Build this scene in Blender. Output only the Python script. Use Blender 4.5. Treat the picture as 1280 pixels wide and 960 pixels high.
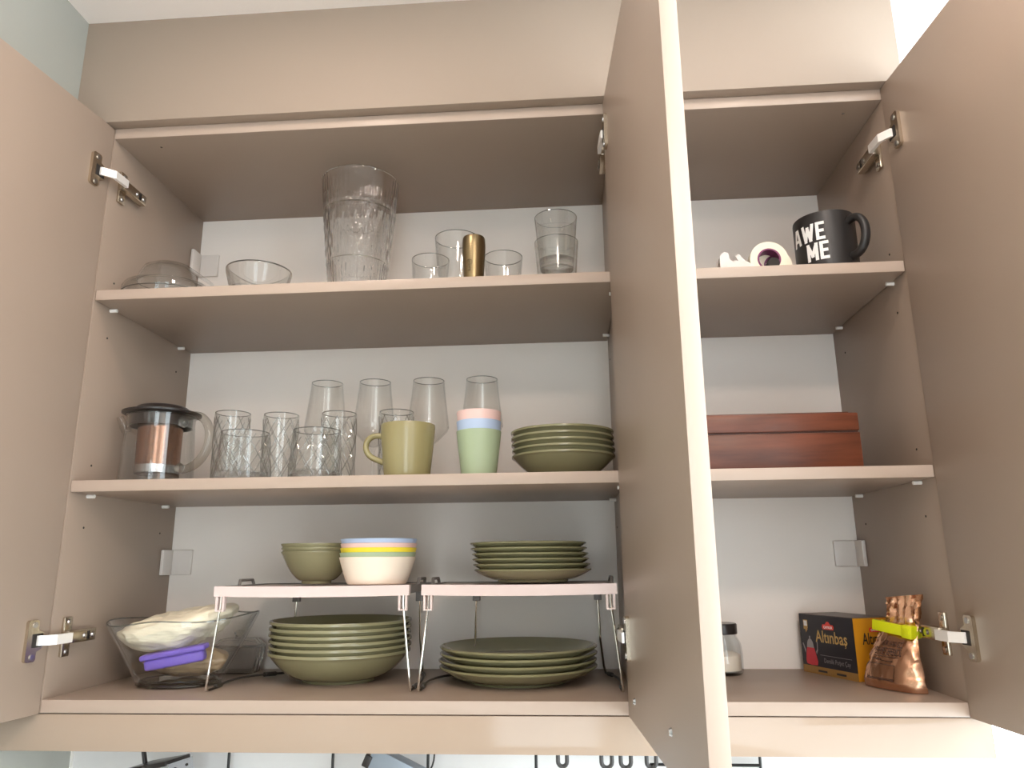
import bpy, bmesh, math, random
from mathutils import Vector, Matrix, noise
random.seed(7)
sc = bpy.context.scene
for o in list(bpy.data.objects): bpy.data.objects.remove(o)
COL = sc.collection
PI = math.pi

# ------------------------------------------------------------------ camera
YAW, PITCH, ROLL = -0.0714, 0.2377, -0.0098
cd = bpy.data.cameras.new('camera'); cam = bpy.data.objects.new('camera', cd); COL.objects.link(cam)
cd.sensor_width = 36; cd.lens = 926.29 / 1280 * 36; cd.clip_start = .01
_f = Vector((math.sin(YAW) * math.cos(PITCH), math.cos(YAW) * math.cos(PITCH), math.sin(PITCH)))
_r = Vector((math.cos(YAW), -math.sin(YAW), 0)); _u = _r.cross(_f)
_r2 = _r * math.cos(ROLL) + _u * math.sin(ROLL); _u2 = -_r * math.sin(ROLL) + _u * math.cos(ROLL)
_m = Matrix((_r2, _u2, -_f)).transposed().to_4x4(); _m.translation = (.6936, -.9946, .1677)
cam.matrix_world = _m
sc.camera = cam

# ------------------------------------------------------------------ world, exposure
w = bpy.data.worlds.new('sky'); sc.world = w; w.use_nodes = True
bg = w.node_tree.nodes['Background']; bg.inputs[0].default_value = (.86, .955, 1.0, 1); bg.inputs[1].default_value = 5.8
sc.view_settings.view_transform = 'Standard'; sc.view_settings.look = 'None'
sc.view_settings.gamma = 1; sc.view_settings.use_curve_mapping = False
sc.view_settings.exposure = 0.0
sc.cycles.transparent_max_bounces = 32
sc.cycles.max_bounces = 14; sc.cycles.transmission_bounces = 14; sc.cycles.glossy_bounces = 6; sc.cycles.diffuse_bounces = 6
LAMP_SPOTS = ((.34, -.44, 2.3), (1.02, -.44, 1.6), (.88, -1.42, 13.5))   # x, y, watts
LAMP_COL = (1.0, .80, .68)

# ------------------------------------------------------------------ materials
def s2l(c):
    return tuple(((v / 255) / 12.92 if v / 255 <= .04045 else ((v / 255 + .055) / 1.055) ** 2.4) for v in c)
def mat(name, rgb, rough=.5, metal=0, spec=.5, bump=0, bscale=80, var=0, vscale=6, coat=0, stretch=None, **kw):
    m = bpy.data.materials.new(name); m.use_nodes = True
    nt = m.node_tree; b = nt.nodes['Principled BSDF']
    c = s2l(rgb); b.inputs['Base Color'].default_value = (*c, 1)
    b.inputs['Roughness'].default_value = rough; b.inputs['Metallic'].default_value = metal
    b.inputs['Specular IOR Level'].default_value = spec; b.inputs['Coat Weight'].default_value = coat
    b.inputs['Coat Roughness'].default_value = .05
    for k, v in kw.items(): b.inputs[k.replace('_', ' ')].default_value = v
    if bump or var:
        tc = nt.nodes.new('ShaderNodeTexCoord'); mp = nt.nodes.new('ShaderNodeMapping')
        nt.links.new(tc.outputs['Object'], mp.inputs[0])
        if stretch: mp.inputs['Scale'].default_value = stretch
    if var:
        n = nt.nodes.new('ShaderNodeTexNoise'); n.inputs['Scale'].default_value = vscale; n.inputs['Detail'].default_value = 4
        nt.links.new(mp.outputs[0], n.inputs[0])
        r = nt.nodes.new('ShaderNodeValToRGB')
        r.color_ramp.elements[0].position = .3; r.color_ramp.elements[1].position = .7
        r.color_ramp.elements[0].color = (*[x * (1 - var) for x in c], 1); r.color_ramp.elements[1].color = (*[min(1, x * (1 + var)) for x in c], 1)
        nt.links.new(n.outputs[0], r.inputs[0]); nt.links.new(r.outputs[0], b.inputs['Base Color'])
    if bump:
        n2 = nt.nodes.new('ShaderNodeTexNoise'); n2.inputs['Scale'].default_value = bscale; n2.inputs['Detail'].default_value = 3
        nt.links.new(mp.outputs[0], n2.inputs[0])
        bp = nt.nodes.new('ShaderNodeBump'); bp.inputs['Strength'].default_value = bump; bp.inputs['Distance'].default_value = .002
        nt.links.new(n2.outputs[0], bp.inputs['Height']); nt.links.new(bp.outputs[0], b.inputs['Normal'])
    return m
def thin_glass(name, tint=(.978, .982, .98), boost=1.2, base=.045, rough=.01):
    # clear glass walls: straight-through transmission with Schlick reflection
    m = bpy.data.materials.new(name); m.use_nodes = True; nt = m.node_tree
    nt.nodes.remove(nt.nodes['Principled BSDF']); out = nt.nodes['Material Output']
    lw = nt.nodes.new('ShaderNodeLayerWeight'); lw.inputs[0].default_value = .5
    p = nt.nodes.new('ShaderNodeMath'); p.operation = 'POWER'; p.inputs[1].default_value = 4
    nt.links.new(lw.outputs['Facing'], p.inputs[0])
    ma = nt.nodes.new('ShaderNodeMath'); ma.operation = 'MULTIPLY_ADD'; ma.inputs[1].default_value = .9 * boost; ma.inputs[2].default_value = base
    ma.use_clamp = True
    nt.links.new(p.outputs[0], ma.inputs[0])
    t = nt.nodes.new('ShaderNodeBsdfTransparent'); t.inputs[0].default_value = (*tint, 1)
    g = nt.nodes.new('ShaderNodeBsdfGlossy'); g.inputs['Roughness'].default_value = rough
    mx = nt.nodes.new('ShaderNodeMixShader')
    nt.links.new(ma.outputs[0], mx.inputs[0]); nt.links.new(t.outputs[0], mx.inputs[1]); nt.links.new(g.outputs[0], mx.inputs[2])
    nt.links.new(mx.outputs[0], out.inputs[0])
    return m
def emit(name, rgb, s):
    m = bpy.data.materials.new(name); m.use_nodes = True; nt = m.node_tree
    nt.nodes.remove(nt.nodes['Principled BSDF']); e = nt.nodes.new('ShaderNodeEmission')
    e.inputs[0].default_value = (*rgb, 1); e.inputs[1].default_value = s
    nt.links.new(e.outputs[0], nt.nodes['Material Output'].inputs[0]); return m

LAM = mat('taupe_laminate', (158, 141, 127), rough=.4, spec=.35, bump=.02, bscale=900)
FASC = mat('taupe_fascia', (163, 147, 133), rough=.55, spec=.25)
LAMD = mat('taupe_door_lacquer', (158, 141, 127), rough=.4, spec=.35, bump=.02, bscale=900)
GLOSS = mat('taupe_high_gloss', (176, 157, 140), rough=.09, spec=.4)
EDGE = mat('edge_banding', (182, 164, 150), rough=.35, spec=.4)
BACKP = mat('white_back_panel', (240, 233, 226), rough=.5, spec=.3, bump=.04, bscale=500)
WALLP = mat('white_paint', (238, 236, 232), rough=.7, spec=.2, bump=.1, bscale=300)
CEILP = mat('ceiling_paint', (240, 232, 226), rough=.8, spec=.2, bump=.15, bscale=260)
SIDEP = mat('grey_green_gloss_panel', (166, 168, 161), rough=.15, spec=.5)
TILE = mat('pale_tile', (226, 226, 226), rough=.12, spec=.5, var=.04, vscale=9)
COUNTER = mat('countertop_stone', (235, 230, 224), rough=.3, var=.08, vscale=40)
FLOORM = mat('floor_tile', (205, 196, 186), rough=.4, var=.08)
OLIVE = mat('olive_glaze', (140, 136, 104), rough=.22, spec=.5, coat=.25, var=.03, vscale=30)
OLIVEM = mat('olive_mug_glaze', (152, 143, 102), rough=.25, spec=.5, coat=.2)
NICKEL = mat('nickel', (205, 194, 176), rough=.26, metal=1)
STEELW = mat('chrome_white_reflection', (245, 242, 238), rough=.3, metal=.35)  # chrome hinge arm; its white reflection is put into the pale base colour
WIRE = mat('chrome_wire', (225, 222, 215), rough=.14, metal=1)
DARKW = mat('dark_grip', (60, 55, 50), rough=.45)
DARKH = mat('dark_slot', (35, 30, 27), rough=.7)
RACKP = mat('rack_pale_plastic', (224, 206, 202), rough=.4)
RACKG = mat('rack_grey_plastic', (128, 122, 118), rough=.45)
PIN = mat('white_pin', (245, 242, 238), rough=.35)
BLACKP = mat('black_plastic', (42, 37, 36), rough=.28)
BLACKMUG = mat('black_matt_ceramic', (38, 36, 36), rough=.42)
WHITEPR = mat('white_print', (240, 240, 238), rough=.5)
GOLD = mat('brushed_brass', (150, 132, 100), rough=.3, metal=1, bump=.15, bscale=60, stretch=(1, 1, 12))
ENGR = mat('engraved_dark', (70, 50, 22), rough=.5)
WOOD = mat('mahogany', (104, 57, 38), rough=.35, spec=.4, var=.35, vscale=9, bump=.08, bscale=60, stretch=(1, 8, 9))
WOODD = mat('mahogany_seam', (58, 26, 14), rough=.6)
GL = thin_glass('clear_glass')
GLB = thin_glass('bowl_glass', tint=(.972, .985, .99), boost=1.1)
GLW = thin_glass('wine_glass', tint=(.984, .984, .98), boost=.9)
GLJ = thin_glass('teapot_glass', tint=(.97, .97, .965), boost=1.5, base=.05)
PANE = thin_glass('window_pane', tint=(1, 1, 1))
GLR = thin_glass('glass_rim', tint=(.62, .64, .63), boost=.8, base=.10)
GLH = thin_glass('glass_handle', tint=(.86, .855, .83), boost=1.0, base=.06)
RIDGE = thin_glass('glass_ridge', tint=(.88, .885, .88), boost=1.0, base=.14)
def cut_glass(name, ior, tr, col):
    # pressed glass: refracting relief, partly straight-through
    m = bpy.data.materials.new(name); m.use_nodes = True; nt = m.node_tree; b = nt.nodes['Principled BSDF']
    b.inputs['Transmission Weight'].default_value = 1; b.inputs['Roughness'].default_value = 0; b.inputs['IOR'].default_value = ior
    b.inputs['Base Color'].default_value = (*col, 1)
    t = nt.nodes.new('ShaderNodeBsdfTransparent'); t.inputs[0].default_value = (.985, .99, .988, 1); mx = nt.nodes.new('ShaderNodeMixShader'); mx.inputs[0].default_value = tr
    nt.links.new(b.outputs[0], mx.inputs[1]); nt.links.new(t.outputs[0], mx.inputs[2]); nt.links.new(mx.outputs[0], nt.nodes['Material Output'].inputs[0]); return m
CUT = cut_glass('cut_glass', 1.45, .15, (1, 1, 1))
THICK = cut_glass('thick_glass', 1.45, .25, (.97, .985, .98))
CLEARP = mat('frosted_plastic', (224, 217, 211), rough=.3)
CREAM = mat('cream_plastic_film', (247, 237, 212), rough=.28, bump=1.0, bscale=30, stretch=(1, 5, 8), Transmission_Weight=.0, Subsurface_Weight=.0)
TANF = mat('tan_film', (176, 150, 118), rough=.35, bump=.3, bscale=30)
PURPLE = mat('purple_plastic', (128, 104, 205), rough=.35)
PUR2 = mat('plum_core', (120, 40, 92), rough=.4)
TAPE = mat('cream_tape', (240, 228, 205), rough=.35)
TBLUE = mat('pastel_blue', (182, 202, 232), rough=.45)
TPINK = mat('pastel_pink', (242, 208, 202), rough=.45)
TYEL = mat('bright_yellow', (248, 228, 60), rough=.45)
TGRN = mat('pastel_green', (172, 190, 157), rough=.45)
TWHI = mat('pastel_cream', (248, 234, 216), rough=.45)
FOIL = mat('copper_foil', (206, 160, 130), rough=.24, metal=1, bump=.45, bscale=42)
PRINT = mat('dark_print', (62, 40, 34), rough=.5)
CLIPG = mat('lime_plastic', (205, 210, 20), rough=.3)
BOXK = mat('box_black', (28, 27, 36), rough=.3, spec=.5)
BOXO = mat('box_ochre', (206, 140, 30), rough=.35)
BOXT = mat('box_lid_grey', (96, 82, 76), rough=.4)
BOXG = mat('box_gold_strip', (150, 112, 58), rough=.4)
GOLDP = mat('gold_print', (196, 160, 96), rough=.4)
REDP = mat('red_print', (222, 62, 50), rough=.4)
TEAR = mat('tea_red_print', (196, 44, 58), rough=.4)
GREYPR = mat('grey_print', (150, 145, 145), rough=.4)
STEEL = mat('steel_orange_reflection', (150, 112, 92), rough=.2, metal=.9)  # steel with an orange reflection put into its brownish base colour
STEELB = mat('brushed_steel', (190, 192, 196), rough=.25, metal=1)
BLUEG = mat('blue_grey_metal', (150, 160, 172), rough=.35, metal=.4)
BLACKW = mat('black_wire', (22, 21, 22), rough=.4)
GREYLOOP = mat('grey_loop', (74, 72, 72), rough=.4)

# ------------------------------------------------------------------ helpers
def link(name, me, m, parent=None, loc=None):
    o = bpy.data.objects.new(name, me); COL.objects.link(o)
    if m: me.materials.append(m)
    if parent: o.parent = parent
    if loc: o.location = loc
    return o
def fin(name, bm, m, parent=None, loc=None, smooth=False, rot=None):
    bmesh.ops.recalc_face_normals(bm, faces=bm.faces)
    me = bpy.data.meshes.new(name); bm.to_mesh(me); bm.free()
    if smooth:
        for p in me.polygons: p.use_smooth = True
        try: me.set_sharp_from_angle(angle=math.radians(40))
        except Exception: pass
    o = link(name, me, m, parent, loc)
    if rot: o.rotation_euler = rot
    return o
def tag(o, label, cat=None, group=None, kind=None):
    o['label'] = label
    if cat: o['category'] = cat
    if group: o['group'] = group
    if kind: o['kind'] = kind
    return o
def struct(o): o['kind'] = 'structure'; return o
def empty(name, loc=(0, 0, 0), rz=0):
    o = bpy.data.objects.new(name, None); COL.objects.link(o); o.location = loc; o.rotation_euler = (0, 0, rz)
    o.empty_display_size = .02; return o
def abox(bm, x0, x1, y0, y1, z0, z1, M=None):
    r = bmesh.ops.create_cube(bm, size=1)['verts']
    for v in r:
        v.co = Vector(((x0 + x1) / 2 + v.co.x * (x1 - x0), (y0 + y1) / 2 + v.co.y * (y1 - y0), (z0 + z1) / 2 + v.co.z * (z1 - z0)))
        if M: v.co = M @ v.co
    return r
def box(name, m, x0, x1, y0, y1, z0, z1, parent=None, bev=.0008, M=None, segs=2):
    bm = bmesh.new(); abox(bm, x0, x1, y0, y1, z0, z1, M)
    if bev: bmesh.ops.bevel(bm, geom=list(bm.edges), offset=bev, segments=segs, profile=.5, affect='EDGES')
    return fin(name, bm, m, parent, smooth=bool(bev))
def lathe_bm(bm, prof, n=48, c=(0, 0, 0), mod=None, sx=1, sy=1):
    """closed revolve of prof [(r,z)..]; r==0 makes a pole"""
    rings = []
    for i, (r, z) in enumerate(prof):
        if r <= 1e-6:
            rings.append([bm.verts.new((c[0], c[1], c[2] + z))])
        else:
            ring = []
            for k in range(n):
                a = 2 * PI * k / n; rr = r + (mod(a, i, r, z) if mod else 0)
                ring.append(bm.verts.new((c[0] + rr * math.cos(a) * sx, c[1] + rr * math.sin(a) * sy, c[2] + z)))
            rings.append(ring)
    for a, b in zip(rings, rings[1:]):
        for k in range(n):
            k2 = (k + 1) % n
            if len(a) == 1 and len(b) == 1: break
            if len(a) == 1: bm.faces.new((a[0], b[k2], b[k]))
            elif len(b) == 1: bm.faces.new((a[k], a[k2], b[0]))
            else: bm.faces.new((a[k], a[k2], b[k2], b[k]))
    return rings
def lathe(name, prof, m, parent=None, loc=None, n=48, mod=None, sx=1, sy=1):
    bm = bmesh.new(); lathe_bm(bm, prof, n, mod=mod, sx=sx, sy=sy)
    return fin(name, bm, m, parent, loc, smooth=True)
def tube_bm(bm, pts, r, n=10, closed=False, flat=1.0):
    pts = [Vector(p) for p in pts]; rings = []; N = len(pts)
    t0 = (pts[1] - pts[0]).normalized()
    up = Vector((0, 0, 1)) if abs(t0.z) < .9 else Vector((1, 0, 0))
    nrm = (up - t0 * up.dot(t0)).normalized()
    for i, p in enumerate(pts):
        if closed: t = (pts[(i + 1) % N] - pts[i - 1]).normalized()
        elif i == 0: t = t0
        elif i == N - 1: t = (pts[-1] - pts[-2]).normalized()
        else: t = ((pts[i + 1] - p).normalized() + (p - pts[i - 1]).normalized()).normalized()
        nrm = (nrm - t * nrm.dot(t)).normalized(); bn = t.cross(nrm)
        rr = r[i] if isinstance(r, (list, tuple)) else r
        rings.append([bm.verts.new(p + nrm * math.cos(2 * PI * k / n) * rr + bn * math.sin(2 * PI * k / n) * rr * flat) for k in range(n)])
    prs = list(zip(rings, rings[1:])) + ([(rings[-1], rings[0])] if closed else [])
    for a, b in prs:
        for k in range(n): bm.faces.new((a[k], a[(k + 1) % n], b[(k + 1) % n], b[k]))
    if not closed:
        bm.faces.new(rings[0][::-1]); bm.faces.new(rings[-1])
def tube(name, pts, r, m, parent=None, n=10, closed=False, flat=1.0):
    bm = bmesh.new(); tube_bm(bm, pts, r, n, closed, flat); return fin(name, bm, m, parent, smooth=True)
def arc(c, r, a0, a1, n, ax='xz'):
    out = []
    for i in range(n + 1):
        a = a0 + (a1 - a0) * i / n; u, v = r * math.cos(a), r * math.sin(a)
        out.append((c[0] + u, c[1], c[2] + v) if ax == 'xz' else (c[0] + u, c[1] + v, c[2]))
    return out
def bez(p, n=20):
    P = [Vector(q) for q in p]; out = []
    for i in range(n + 1):
        t = i / n; Q = P[:]
        while len(Q) > 1: Q = [a.lerp(b, t) for a, b in zip(Q, Q[1:])]
        out.append(Q[0])
    return out
def text_bm(s, size, bold=0, sx=1.0, align='LEFT', shear=0):
    cu = bpy.data.curves.new('t', 'FONT'); cu.body = s; cu.size = size; cu.offset = bold; cu.align_x = align; cu.shear = shear; cu.resolution_u = 2
    o = bpy.data.objects.new('t', cu); COL.objects.link(o)
    dg = bpy.context.evaluated_depsgraph_get(); me = bpy.data.meshes.new_from_object(o.evaluated_get(dg))
    bm = bmesh.new(); bm.from_mesh(me); bpy.data.objects.remove(o); bpy.data.meshes.remove(me); bpy.data.curves.remove(cu)
    for v in bm.verts: v.co.x *= sx
    return bm
def lettering(name, s, size, m, fn, parent, **kw):
    """text mapped through fn(x, y) -> world/local point"""
    bm = text_bm(s, size, **kw)
    for v in bm.verts: v.co = Vector(fn(v.co.x, v.co.y))
    me = bpy.data.meshes.new(name); bm.to_mesh(me); bm.free(); return link(name, me, m, parent)
def copy_thing(o, loc):
    c = o.copy(); COL.objects.link(c); c.location = loc
    for ch in o.children:
        d = ch.copy(); COL.objects.link(d); d.parent = c
    return c
ORD = ['topmost', 'second from the top', 'third from the top', 'fourth from the top', 'fifth from the top', 'lowest']
def ordinal(k, n):   # k = 0 is the lowest
    t = n - 1 - k
    return 'lowest' if k == 0 else ORD[t]

# ------------------------------------------------------------------ dimensions
TH = .0161
XD = .775; XD2 = .807; XR = 1.169; DEP = .2913; BACK = .307
Z1, Z2, ZT = .5546, .2709, .8225
S1, S2 = Z1 + TH, Z2 + TH
ZTOP = .8403; CEIL = 1.0225; XWL = -.0565; XWR = 1.238; YB = .31; YF = -2.6; ZF = -1.42; YS = .165
XE = 1.193

# ------------------------------------------------------------------ the room
struct(box('ceiling', CEILP, XWL - .1, XWR + .1, YF - .1, YB + .1, CEIL, CEIL + .1, bev=0))
struct(box('floor', FLOORM, XWL - .1, XWR + .1, YF - .1, YB + .1, ZF - .1, ZF, bev=0))
struct(box('wall_left', SIDEP, XWL - .1, XWL, YF - .1, YB + .1, ZF, CEIL, bev=0))
struct(box('wall_back', WALLP, XWL, XWR, YB, YB + .1, ZF, CEIL, bev=0))
def wall_with_hole(name, m, axis, p0, p1, u0, u1, hu0, hu1, hz0, hz1):
    bm = bmesh.new()
    for a, b, c, d in ((u0, hu0, ZF, CEIL), (hu1, u1, ZF, CEIL), (hu0, hu1, ZF, hz0), (hu0, hu1, hz1, CEIL)):
        if b - a < 1e-4 or d - c < 1e-4: continue
        if axis == 'x': abox(bm, p0, p1, a, b, c, d)
        else: abox(bm, a, b, p0, p1, c, d)
    return struct(fin(name, bm, m))
WY0, WY1, WZ0, WZ1 = -1.35, YB, -.45, CEIL + .06
wall_with_hole('wall_right', WALLP, 'x', XWR, XWR + .1, YF - .1, YB + .1, WY0, WY1, WZ0, WZ1)
wall_with_hole('wall_front', WALLP, 'y', YF - .1, YF, XWL, XWR, .34, 1.10, ZF + .1, .95)
def window(name, axis, p, u0, u1, z0, z1):
    r = empty(name); struct(r)
    t = .035
    for (a, b, c, d) in ((u0, u0 + t, z0, z1), (u1 - t, u1, z0, z1), (u0 + t, u1 - t, z0, z0 + t), (u0 + t, u1 - t, z1 - t, z1)):
        if axis == 'x': box('window_frame', WALLP, p, p + .04, a, b, c, d, r, .002)
        else: box('window_frame', WALLP, a, b, p, p + .04, c, d, r, .002)
    if axis == 'x': box('pane', PANE, p + .017, p + .022, u0 + t, u1 - t, z0 + t, z1 - t, r, 0)
    else: box('pane', PANE, u0 + t, u1 - t, p + .017, p + .022, z0 + t, z1 - t, r, 0)
window('window_1', 'x', XWR + .03, WY0, WY1, WZ0, WZ1)
window('window_2', 'y', YF - .07, .34, 1.10, ZF + .1, .95)
struct(box('wall_splashback', TILE, XWL, XWR, YS, YB, -.55, -.0185, bev=0))
struct(box('trim_5', WALLP, XWL, XWL + .0025, YS - .004, YS, -.55, -.02, bev=0))
struct(box('countertop', COUNTER, XWL, XWR, -.30, YB, -.59, -.55, bev=.002))  # unseen below the view, included for the light it bounces up
# fascia above the doors and the glossy light rail below
struct(box('trim_1', FASC, XWL, XE, -.0196, .0004, ZTOP, CEIL, bev=.0006))
struct(box('trim_2', GLOSS, XWL, XE, .0005, .0165, -.0622, -TH - .0016, bev=.0006))
struct(box('trim_3', LAM, XWL, -.0165, .0005, .0165, -TH, ZTOP - .001, bev=.0006))

struct(box('light_leak_panel', FASC, XE - .016, XE, .0004, YB, ZTOP, CEIL, bev=0))  # unseen fill behind the fascia end, added to stop sky light leaking through

# ceiling downlights
for i, (lx, ly, lw_) in enumerate(LAMP_SPOTS):
    t = empty('ceiling_light', (lx, ly, CEIL))
    tag(t, ['round ceiling downlight in front of the left cabinet', 'round ceiling downlight in front of the right cabinet', 'round ceiling lamp in the middle of the room'][i], 'light')
    lathe('frame', [(.062, 0), (.062, -.006), (.05, -.008), (.048, 0)], WALLP, t, n=40)
    lathe('diffuser', [(0, -.003), (.048, -.003), (.048, -.001), (0, -.001)], emit('lamp_glow%d' % i, LAMP_COL, 6), t, n=40)
    ld = bpy.data.lights.new('downlight', 'AREA'); ld.shape = 'DISK'; ld.size = .09 if i < 2 else .3; ld.energy = lw_; ld.color = LAMP_COL
    lo = bpy.data.objects.new('downlight', ld); COL.objects.link(lo); lo.parent = t; lo.location = (0, 0, -.010)

# ------------------------------------------------------------------ cabinets
def screws(bm, pts, r=.0032, ax=0, h=.0012):
    for p in pts:
        M = Matrix.Translation(p) @ (Matrix.Rotation(PI / 2, 4, 'Y') if ax == 0 else Matrix.Identity(4))
        bmesh.ops.create_cone(bm, cap_ends=True, segments=12, radius1=r, radius2=r * .6, depth=h * 2, matrix=M)
def hinge(parent, wx, s, z, dx0, k):
    """concealed hinge: s=+1 when the cavity lies toward +x of the wall; door inner face x = dx0 - k*y"""
    ang = math.atan(k)
    # door side: boss plate, lies on the open door's inner face
    D = Matrix.Translation((dx0, 0, z)) @ Matrix.Rotation(ang, 4, 'Z')
    bm = bmesh.new()
    pts = []
    outline = [(-.040, -.026), (-.028, -.026), (-.0255, -.0235), (-.0255, -.014), (-.017, -.010), (-.0135, 0), (-.017, .010), (-.0255, .014), (-.0255, .0235), (-.028, .026), (-.040, .026), (-.0425, .0235), (-.0425, -.0235)]
    a = [bm.verts.new(D @ Vector((s * .0002, y, zz))) for y, zz in outline]; b = [bm.verts.new(D @ Vector((s * .0048, y, zz))) for y, zz in outline]
    bm.faces.new(a); bm.faces.new(b)
    for i in range(len(a)): bm.faces.new((a[i], a[(i + 1) % len(a)], b[(i + 1) % len(a)], b[i]))
    root = fin('hinge', bm, NICKEL, parent)
    root['label'] = 'nickel concealed hinge plate screwed to the open door'
    for zz in (-.020, .020):
        bm = bmesh.new(); bmesh.ops.create_cone(bm, cap_ends=True, segments=12, radius1=.0036, radius2=.0036, depth=.0016, matrix=D @ Matrix.Translation((s * .0052, -.0325, zz)) @ Matrix.Rotation(PI / 2, 4, 'Y'))
        fin('screw', bm, STEELB, root)
    bm = bmesh.new(); abox(bm, min(0, s * .0052), max(0, s * .0052), -.0345, -.0175, -.0085, .0085, D)
    fin('hinge_cup', bm, DARKH, root)
    # arm
    bm = bmesh.new()
    A = [Vector((dx0 - k * -.026 + s * .0055, -.028, z)), Vector((wx + s * .017, -.014, z)), Vector((wx + s * .0185, .016, z))]
    prev = None
    for p in A:
        ring = [bm.verts.new(p + Vector((s * ox, 0, oz))) for ox, oz in ((-.0025, -.0062), (.0025, -.0062), (.0025, .0062), (-.0025, .0062))]
        if prev:
            for q in range(4): bm.faces.new((prev[q], prev[(q + 1) % 4], ring[(q + 1) % 4], ring[q]))
        else: bm.faces.new(ring)
        prev = ring
    bm.faces.new(prev[::-1]); fin('hinge_arm', bm, STEELW, root)
    X = lambda a, b: (min(wx + s * a, wx + s * b), max(wx + s * a, wx + s * b))
    x0, x1 = X(.0002, .005)
    mp = box('mounting_plate', NICKEL, x0, x1, .020, .036, z - .026, z + .026, root, .0012)
    for d in (-.0195, .0195): bm = bmesh.new(); screws(bm, [(wx + s * .0054, .028, z + d)], r=.0042); fin('screw', bm, STEELB, root)
    x0, x1 = X(.005, .0165)
    box('hinge_body', NICKEL, x0, x1, .014, .074, z - .0082, z + .0082, root, .0012)
    x0, x1 = X(.0160, .0172)
    box('slot', DARKH, x0, x1, .054, .0585, z - .0055, z + .0055, root, 0)
    for y in (.048, .066): bm = bmesh.new(); screws(bm, [(wx + s * .0172, y, z)], r=.0042); fin('screw', bm, STEELB, root)
    return root
def peg(parent, x, s, y, z):
    bm = bmesh.new()
    bmesh.ops.create_cone(bm, cap_ends=True, segments=14, radius1=.0028, radius2=.0028, depth=.011, matrix=Matrix.Translation((x + s * .0055, y, z - .0029)) @ Matrix.Rotation(PI / 2, 4, 'Y'))
    return fin('shelf_peg', bm, PIN, parent, smooth=True)
def hole(parent, x, s, y, z):
    bm = bmesh.new()
    bmesh.ops.create_cone(bm, cap_ends=True, segments=10, radius1=.0016, radius2=.0016, depth=.0006, matrix=Matrix.Translation((x + s * .0002, y, z)) @ Matrix.Rotation(PI / 2, 4, 'Y'))
    return fin('pin_hole', bm, DARKH, parent)
def carcass(name, label, x0, x1):
    t = empty(name, (0, 0, 0)); tag(t, label, 'cabinet')
    lp = box('side_panel', LAM, x0 - TH, x0, 0, BACK, -TH, ZTOP, t, .0005)
    rp = box('side_panel', LAM, x1, x1 + TH - .0004, 0, BACK, -TH, ZTOP, t, .0005)
    box('bottom_panel', LAM, x0, x1, 0, DEP, -TH, 0, t, .0006)
    box('top_panel', LAM, x0, x1, 0, DEP, ZT, ZTOP - .0002, t, .0006)
    bp = box('back_panel', BACKP, x0, x1, DEP, DEP + .008, -TH, ZTOP, t, 0)
    box('edge_band', EDGE, x0, x1, -.0006, .0006, -TH, -.0002, t, .0003)
    box('edge_band', EDGE, x0, x1, -.0006, .0006, ZT + .0002, ZTOP - .0004, t, .0003)
    for z in (Z1, Z2):
        s = box('shelf', LAM, x0 + .0012, x1 - .0012, .0012, DEP - .0005, z, z + TH, t, .0012)
        box('edge_band', EDGE, x0 + .0012, x1 - .0012, .0004, .0018, z + .0002, z + TH - .0002, s, .0005)
        for (px, sd) in ((x0, 1), (x1, -1)):
            for y in (.041, .246): peg(t, px, sd, y, z)
    for (px, sd, pp) in ((x0, 1, lp), (x1, -1, rp)):
        for z in (.597, .508, .313, .2235):
            for y in (.041, .246): hole(pp, px, sd, y, z)
    return t
def door(parent, x0, k, s, width, z0=-TH - .0008, z1=ZTOP - .0016, th=.0166):
    """open door: inner face along x = x0 - k*y for y from -.002 to -width; s = +1 if the inner face looks to +x"""
    M = Matrix.Translation((x0, -.0025, 0)) @ Matrix.Rotation(math.atan(k), 4, 'Z')
    a, b = (-th, 0) if s > 0 else (0, th)
    d = box('door', LAMD, a, b, -width, 0, z0, z1, parent, .0008, M=M)
    box('edge_band', EDGE, a + .0002, b - .0002, -width - .0006, -width + .0006, z0, z1, d, .0003, M=M)
    return d
left = carcass('wall_cabinet', 'wide two-door taupe wall cabinet full of glasses, olive bowls and plates', 0, XD)
right = carcass('wall_cabinet', 'narrow taupe wall cabinet on the right with wooden box and tea', XD2, XR)
KL, KM, KR = -.113, .066, .073
door(left, -.0005, KL * 1.0, 1, .398); hinge(left, 0, 1, .752, -.0005, KL); hinge(left, 0, 1, .076, -.0005, KL)
dm = door(left, .7632, KM, -1, .405); hinge(left, XD, -1, .772, .7632, KM); hinge(left, XD, -1, .0775, .7632, KM)
door(right, 1.1675, KR, -1, .395); hinge(right, XR, -1, .752, 1.1675, KR); hinge(right, XR, -1, .0765, 1.1675, KR)
for (y, z) in ((-.0601, .010), (-.2736, .0209)):
    bm = bmesh.new(); bmesh.ops.create_cone(bm, cap_ends=True, segments=14, radius1=.0042, radius2=.0028, depth=.003, matrix=Matrix.Translation((.7632 - KM * y - .0012, y, z)) @ Matrix.Rotation(-PI / 2, 4, 'Y'))
    fin('screw', bm, STEELB, dm)
# cam-bolt dots under the top panels
for (x, y) in ((.06, .028), (1.125, .03)):
    bm = bmesh.new(); bmesh.ops.create_cone(bm, cap_ends=True, segments=12, radius1=.002, radius2=.002, depth=.001, matrix=Matrix.Translation((x, y, ZT)))
    fin('cam_bolt', bm, STEELB, left if x < .7 else right)
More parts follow.
